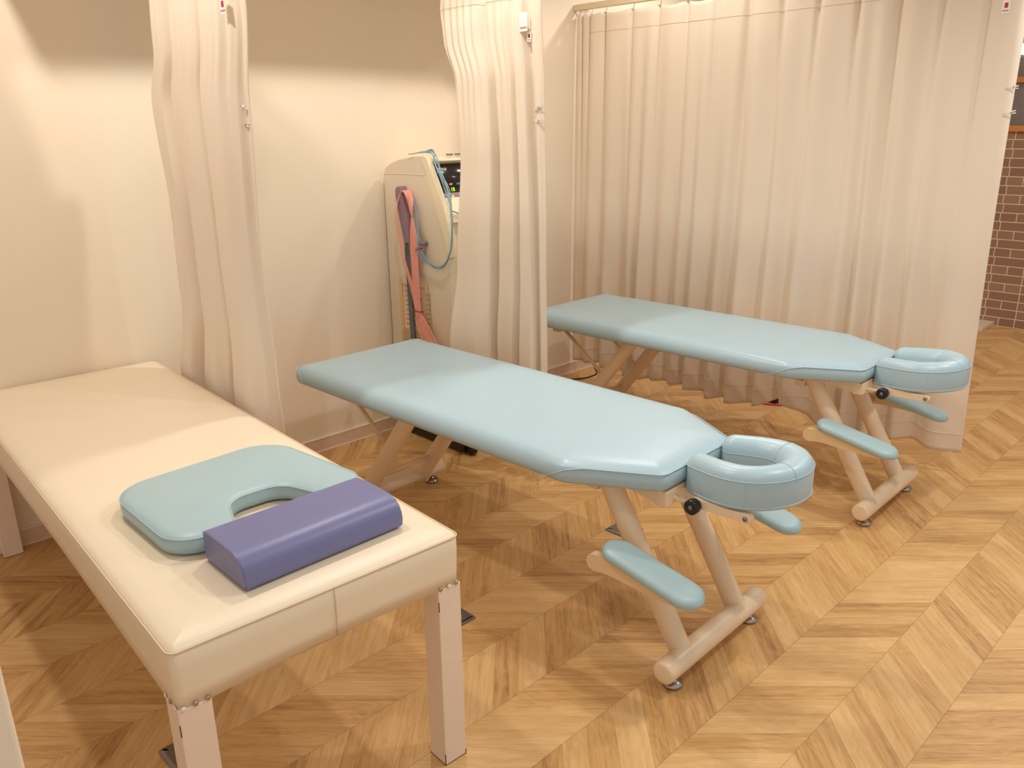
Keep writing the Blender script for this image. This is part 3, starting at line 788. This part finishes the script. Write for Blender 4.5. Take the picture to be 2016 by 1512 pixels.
# ------------------------------------------------------------------ electrotherapy machine
MX = 1.213
K = thing('therapy_machine', 'tall ivory electrotherapy machine with dark display half hidden behind the curtain', 'medical machine', (MX, -.02, 0))
def yz_prism(name, prof, x0, x1, mat, par, bevel=.004):
    bm = bmesh.new(); a = [bm.verts.new((x0, y, z)) for y, z in prof]; b_ = [bm.verts.new((x1, y, z)) for y, z in prof]
    fa = bm.faces.new(a); fb = bm.faces.new(list(reversed(b_)))
    for k in range(len(prof)): bm.faces.new((a[k], b_[k], b_[(k+1) % len(prof)], a[(k+1) % len(prof)]))
    bmesh.ops.recalc_face_normals(bm, faces=bm.faces)
    return link(name, bm, mat, par, bevel=bevel)
# side cheeks follow the curved profile
cheek = [(0, .10), (0, 1.235), (-.015, 1.262), (-.055, 1.284), (-.12, 1.302), (-.19, 1.312), (-.25, 1.318), (-.302, 1.320), (-.318, 1.312), (-.345, 1.262), (-.385, 1.185), (-.425, 1.100), (-.455, 1.02), (-.468, .95), (-.466, .905), (-.452, .895), (-.452, .10)]
yz_prism('side_panel', cheek, 0, .018, M_machine, K)
yz_prism('side_panel', cheek, .422, .44, M_machine, K)
# raised rim strip along the front of the near cheek
rim = [(-.300, 1.322), (-.320, 1.314), (-.347, 1.263), (-.387, 1.186), (-.427, 1.101), (-.457, 1.02), (-.470, .95), (-.467, .903), (-.445, .895), (-.425, .960), (-.385, 1.060), (-.345, 1.160), (-.312, 1.252), (-.285, 1.300)]
yz_prism('front_rim', rim, -.004, .024, M_machyel, K, bevel=.003)
body = [(-.002, .10), (-.002, 1.23), (-.055, 1.278), (-.19, 1.306), (-.27, 1.312), (-.318, 1.306), (-.322, 1.296), (-.300, 1.285), (-.330, 1.170), (-.335, 1.150), (-.430, 1.090), (-.440, 1.075), (-.440, .90), (-.44, .10)]
yz_prism('cabinet_body', body, .018, .422, M_machyel, K, bevel=.003)
scr = [(-.3040, 1.283), (-.336, 1.162), (-.340, 1.163), (-.308, 1.284)]
sc = yz_prism('display_panel', scr, .024, .416, M_screen, K, bevel=0)
strip = [(-.337, 1.161), (-.346, 1.132), (-.350, 1.133), (-.341, 1.162)]
st = yz_prism('button_strip', strip, .024, .416, M_strip, K, bevel=0)
sl = math.atan2(.121, .032)                                    # slope of the display
text_mesh('display_text', 'R SKJR', .017, M_white, sc, (.062, -.3175, 1.256), (sl, 0, 0))
for k in range(4):
    text_mesh('led_digits', ('18', '15', '00', '00')[k], .024, M_green, sc, (.110+.055*k, -.3415, 1.168), (sl, 0, 0))
    bt = boxobj('display_key', (.108+.042*k, .124+.042*k, -.3365, -.3315, 1.194, 1.202), (M_butora, M_butblue, M_butyel, M_butora)[k], sc, bevel=.001)
    boxobj('button', (.110+.042*k, .120+.042*k, -.352, -.345, 1.140, 1.150), (M_amber, M_butora, M_amber, M_butora)[k], st, bevel=.001)
boxobj('output_tray', (.018, .422, -.455, -.40, 1.045, 1.052), M_machine, K, bevel=.002)
boxobj('top_catch', (.135, .165, -.30, -.285, 1.317, 1.325), M_mauve, K, bevel=.001)
boxobj('top_catch', (.185, .230, -.30, -.285, 1.317, 1.325), M_mauve, K, bevel=.001)
yz_prism('rear_base', [(0, .10), (-.45, .10), (-.45, .12), (0, .12)], .002, .438, M_black, K, bevel=.002)
boxobj('plinth', (.002, .438, -.50, -.050, .010, .10), M_black, K, bevel=.006)
for (x, y) in ((.03, -.085), (.41, -.085), (.03, -.525), (.41, -.525)):
    bm = bmesh.new(); tube(bm, [(x-.012, y, .028), (x+.012, y, .028)], .028, 20); bmesh.ops.recalc_face_normals(bm, faces=bm.faces)
    link('caster', bm, M_black, K, bevel=.003)
# groove lines on the near cheek
tubeobj('panel_groove', smoothpath([(-.0005, -.004, 1.236), (-.0005, -.10, 1.240), (-.0005, -.292, 1.240), (-.0005, -.303, 1.236), (-.0005, -.34, 1.150), (-.0005, -.39, 1.03), (-.0005, -.438, .90)], 4), .0014, M_machyel, K, n=6)
# lead hanger
hg = yz_prism('lead_hanger', [(-.128, 1.150), (-.130, 1.175), (-.142, 1.188), (-.166, 1.190), (-.176, 1.165), (-.196, 1.10), (-.208, 1.02), (-.208, .945), (-.176, .945), (-.150, 1.05)], -.036, 0, M_mauve, K, bevel=.004)
tubeobj('cable_peg', [(0, -.295, .948), (-.035, -.295, .953)], [.010, .012], M_mauve, K, n=14)

def cable(name, pts, r, mat, par=None, n=7): return tubeobj(name, smoothpath(pts, 6), r, mat, par, n=n)
# pink leads : flat ribbon of nine cables
PK = thing('pink_lead_bundle', 'bundle of pink electrode leads looped over the machine side hanger', 'cables', (MX-.05, -.24, .60))
def rel(p, o): return (p[0]-o[0], p[1]-o[1], p[2]-o[2])
po = (MX-.05, -.24, .60)
for i in range(8):
    d = i-3.5; hx = MX-.010-.0050*i; t = .0062*d
    pts = [(hx, -.200, 1.165), (hx-.000, -.222, 1.172), (hx-.002, -.243, 1.150), (MX-.03, -.252+t*.5, 1.10), (MX-.028, -.258-t, .98), (MX-.028, -.258-t, .85), (MX-.028, -.262-t, .72), (MX-.028, -.268-t*.85, .64),
           (MX-.03, -.280-t*1.3-.004*i, .585), (MX-.032, -.335-t*1.2-.007*i, .50), (MX-.036, -.42-.010*i, .44)]
    cable('lead', [rel(p, po) for p in pts], .0026, M_pink, PK)
for i in range(5):
    d = i-2; t = .006*d
    pts = [(MX-.008-.006*i, -.185, 1.160), (MX-.046, -.170-t*.2, 1.10), (MX-.044, -.176-t*.3, .99), (MX-.04, -.200-t*.5, .86), (MX-.03, -.235-t, .74), (MX-.028, -.262-t, .64), (MX-.03, -.30-t*1.5, .56), (MX-.03, -.40-t*2, .47)]
    cable('lead', [rel(p, po) for p in pts], .0026, M_pink, PK)
bm = bmesh.new(); tube(bm, [rel((MX-.028+.010*math.cos(a), -.266+.034*math.sin(a), .642+.001*math.sin(a)), po) for a in [2*PI*i/16 for i in range(17)]], .0026, 6, False)
link('tie_band', bm, M_red, PK)
# pale blue-grey leads
go = (MX-.04, -.35, .9)
GB = thing('grey_lead_bundle', 'bundle of blue-grey electrode leads draped over the top and side of the machine', 'cables', go)
rn = random.Random(5)
for i in range(6):
    j = lambda a: rn.uniform(-a, a)
    t = (i-2.5)
    pts = [(MX-.012, -.245, 1.150), (MX-.020, -.268-.001*i, 1.10), (MX-.022, -.278-.0022*t, 1.02), (MX-.028, -.292-.0040*t, .955), (MX-.028, -.296-.0045*t, .922), (MX-.024, -.325-.004*t, .882+.002*t), (MX-.022+j(.004), -.375, .857+j(.006)), (MX-.022+j(.004), -.42, .855+j(.005)),
           (MX-.022+j(.004), -.465, .88+j(.005)), (MX-.018+j(.004), -.500, .94), (MX-.016+j(.004), -.508, 1.02+j(.01)), (MX+.000+j(.004), -.490, 1.10+j(.006)), (MX+.022+j(.012), -.435+j(.005), 1.19), (MX+.026+j(.014), -.375+j(.006), 1.28), (MX+.030+j(.016), -.335, 1.328+.003*i), (MX+.010+j(.006), -.30, 1.334+j(.002)), (MX-.002+.003*i, -.262-.008*i, 1.330+.002*i)]
    cable('lead', [rel(p, go) for p in pts], .0021, M_grey, GB)
cable('lead', [rel(p, go) for p in [(MX+.005, -.485, 1.10), (MX+.05, -.48, 1.085), (MX+.11, -.47, 1.06), (MX+.17, -.46, 1.06)]], .003, M_grey, GB)
cable('lead_tip', [rel(p, go) for p in [(MX-.004, -.262, 1.329), (MX-.006, -.243, 1.327), (MX-.008, -.225, 1.326)]], .0026, M_butyel, GB)
bm = bmesh.new(); tube(bm, [rel((MX-.028+.008*math.cos(a), -.294+.022*math.sin(a), .925-.006*math.sin(a)), go) for a in [2*PI*i/16 for i in range(17)]], .0026, 6, False)
link('tie_band', bm, M_red, GB)
# flat slate ribbon
so = (MX-.02, -.19, .6)
SB = thing('ribbon_cable', 'flat slate grey ribbon cable hanging down behind the pink leads', 'cable', so)
for i in range(5):
    t = (i-2)*.0060
    pts = [(MX-.015, -.186+t*.7, .958), (MX-.016, -.188+t*.8, .90), (MX-.016, -.190+t*.9, .83), (MX-.015, -.194+t, .70), (MX-.015, -.199+t, .56), (MX-.015, -.202+t, .45)]
    cable('ribbon_strand', [rel(p, so) for p in pts], .0034, M_greyd, SB)
# document pocket and notes taped on the side
LO = thing('notice_sheet', 'aged paper notice with red border on the side of the machine', 'notice', (MX-.003, -.20, .62))
def sheet(name, y0, y1, z0, z1, x, mat, par, skew=0):
    bm = bmesh.new(); vs = []
    for xx in (x, x-.0012):
        for (y, z) in ((y0, z0), (y1, z0), (y1+skew, z1), (y0+skew*.2, z1)): vs.append(bm.verts.new((xx-(MX-.003), y+.20, z-.62)))
    for f in ((0, 1, 2, 3), (7, 6, 5, 4), (0, 4, 5, 1), (1, 5, 6, 2), (2, 6, 7, 3), (3, 7, 4, 0)): bm.faces.new([vs[i] for i in f])
    bmesh.ops.recalc_face_normals(bm, faces=bm.faces); return link(name, bm, mat, par, smooth=False)
XS = MX-.0035
sheet('backing_card', -.105, -.340, .47, .770, XS-.0005, M_paperyel, LO, .030)
pg = sheet('page', -.130, -.290, .535, .772, XS-.002, M_paper, LO, .01)
for k in range(9):
    zz = .560+.022*k; sheet('print_line', -.150, -.270+.01*(k % 3), zz, zz+.006, XS-.0034, M_ink, pg)
for (a, b_, c, d) in ((-.128, -.292, .536, .539), (-.128, -.131, .536, .745), (-.128, -.292, .745, .748)): sheet('red_rule', a, b_, c, d, XS-.0034, M_inkred, pg)
for k in range(4):
    zz = .478+.013*k; sheet('print_line', -.115, -.300, zz, zz+.006, XS-.0019, M_ink, LO)
for k in range(8):
    zz = .560+.022*k; sheet('print_line', -.302, -.326, zz, zz+.010, XS-.0019, M_ink, LO)

# ------------------------------------------------------------------ small things on the floor
def floor_plate(x, y, label):
    t = thing('floor_plate', label, 'floor socket cover', (x, y, 0), 0, 'square steel floor plates')
    ol = roundpoly([(-.052, -.052, .008), (.052, -.052, .008), (.052, .052, .008), (-.052, .052, .008)], seg=4)
    bm = bmesh.new(); loft(bm, ol, [(0, .0), (0, .002), (.003, .0045), (.010, .0060), (.012, .0060)])
    link('cover', bm, M_steel, t)
    boxobj('cover_lid', (-.034, .034, -.034, .034, .0058, .0072), M_steel, t, bevel=.001)
    boxobj('finger_slot', (-.014, .014, -.0035, .0035, .0072, .0078), M_black, t)
floor_plate(1.160, -1.491, 'square steel floor plate behind the front legs of the nearer massage table')
floor_plate(.342, -1.468, 'square steel floor plate behind the right front leg of the cream bed')
floor_plate(-.473, -1.437, 'square steel floor plate behind the left front leg of the cream bed')
o = cable('floor_cable', [(2.30, -.055, .004), (2.42, -.12, .004), (2.50, -.155, .004), (2.60, -.150, .004), (2.66, -.10, .004), (2.70, -.05, .004)], .004, M_black)
tag(o, 'black cable curled on the floor under the farther massage table by the wall', 'cable')
o = cable('floor_cable', [(2.84, -1.00, .005), (2.79, -1.09, .005), (2.805, -1.165, .005), (2.85, -1.235, .005), (2.93, -1.275, .005), (3.02, -1.25, .005)], .0045, M_pinkd)
tag(o, 'hot pink cable looped on the floor beneath the long drawn curtain', 'cable')
pg_ = thing('power_adapter', 'small black adapter on the floor beneath the long drawn curtain', 'adapter', (2.87, -1.165, 0))
boxobj('adapter_body', (-.025, .04, -.030, .030, .003, .045), M_black, pg_, bevel=.006)
tubeobj('adapter_plug', [(.01, -.028, .022), (.01, -.060, .020)], [.014, .011], M_chrome, pg_, n=14)
# light reflected in the glazed screen, put in as a glowing plate
lp = thing('pane_glint', 'small bright reflection on the wooden glazed screen on the right, added as a glowing plate', 'reflection', (5.60, -1.335, 1.90))
boxobj('glint_plate', (-.004, .004, -.045, .045, -.035, .035), M_glint, lp, bevel=.01)
boxobj('glint_strip', (.0, .010, -.01, .01, -.055, .055), M_chrome, lp, bevel=.002)
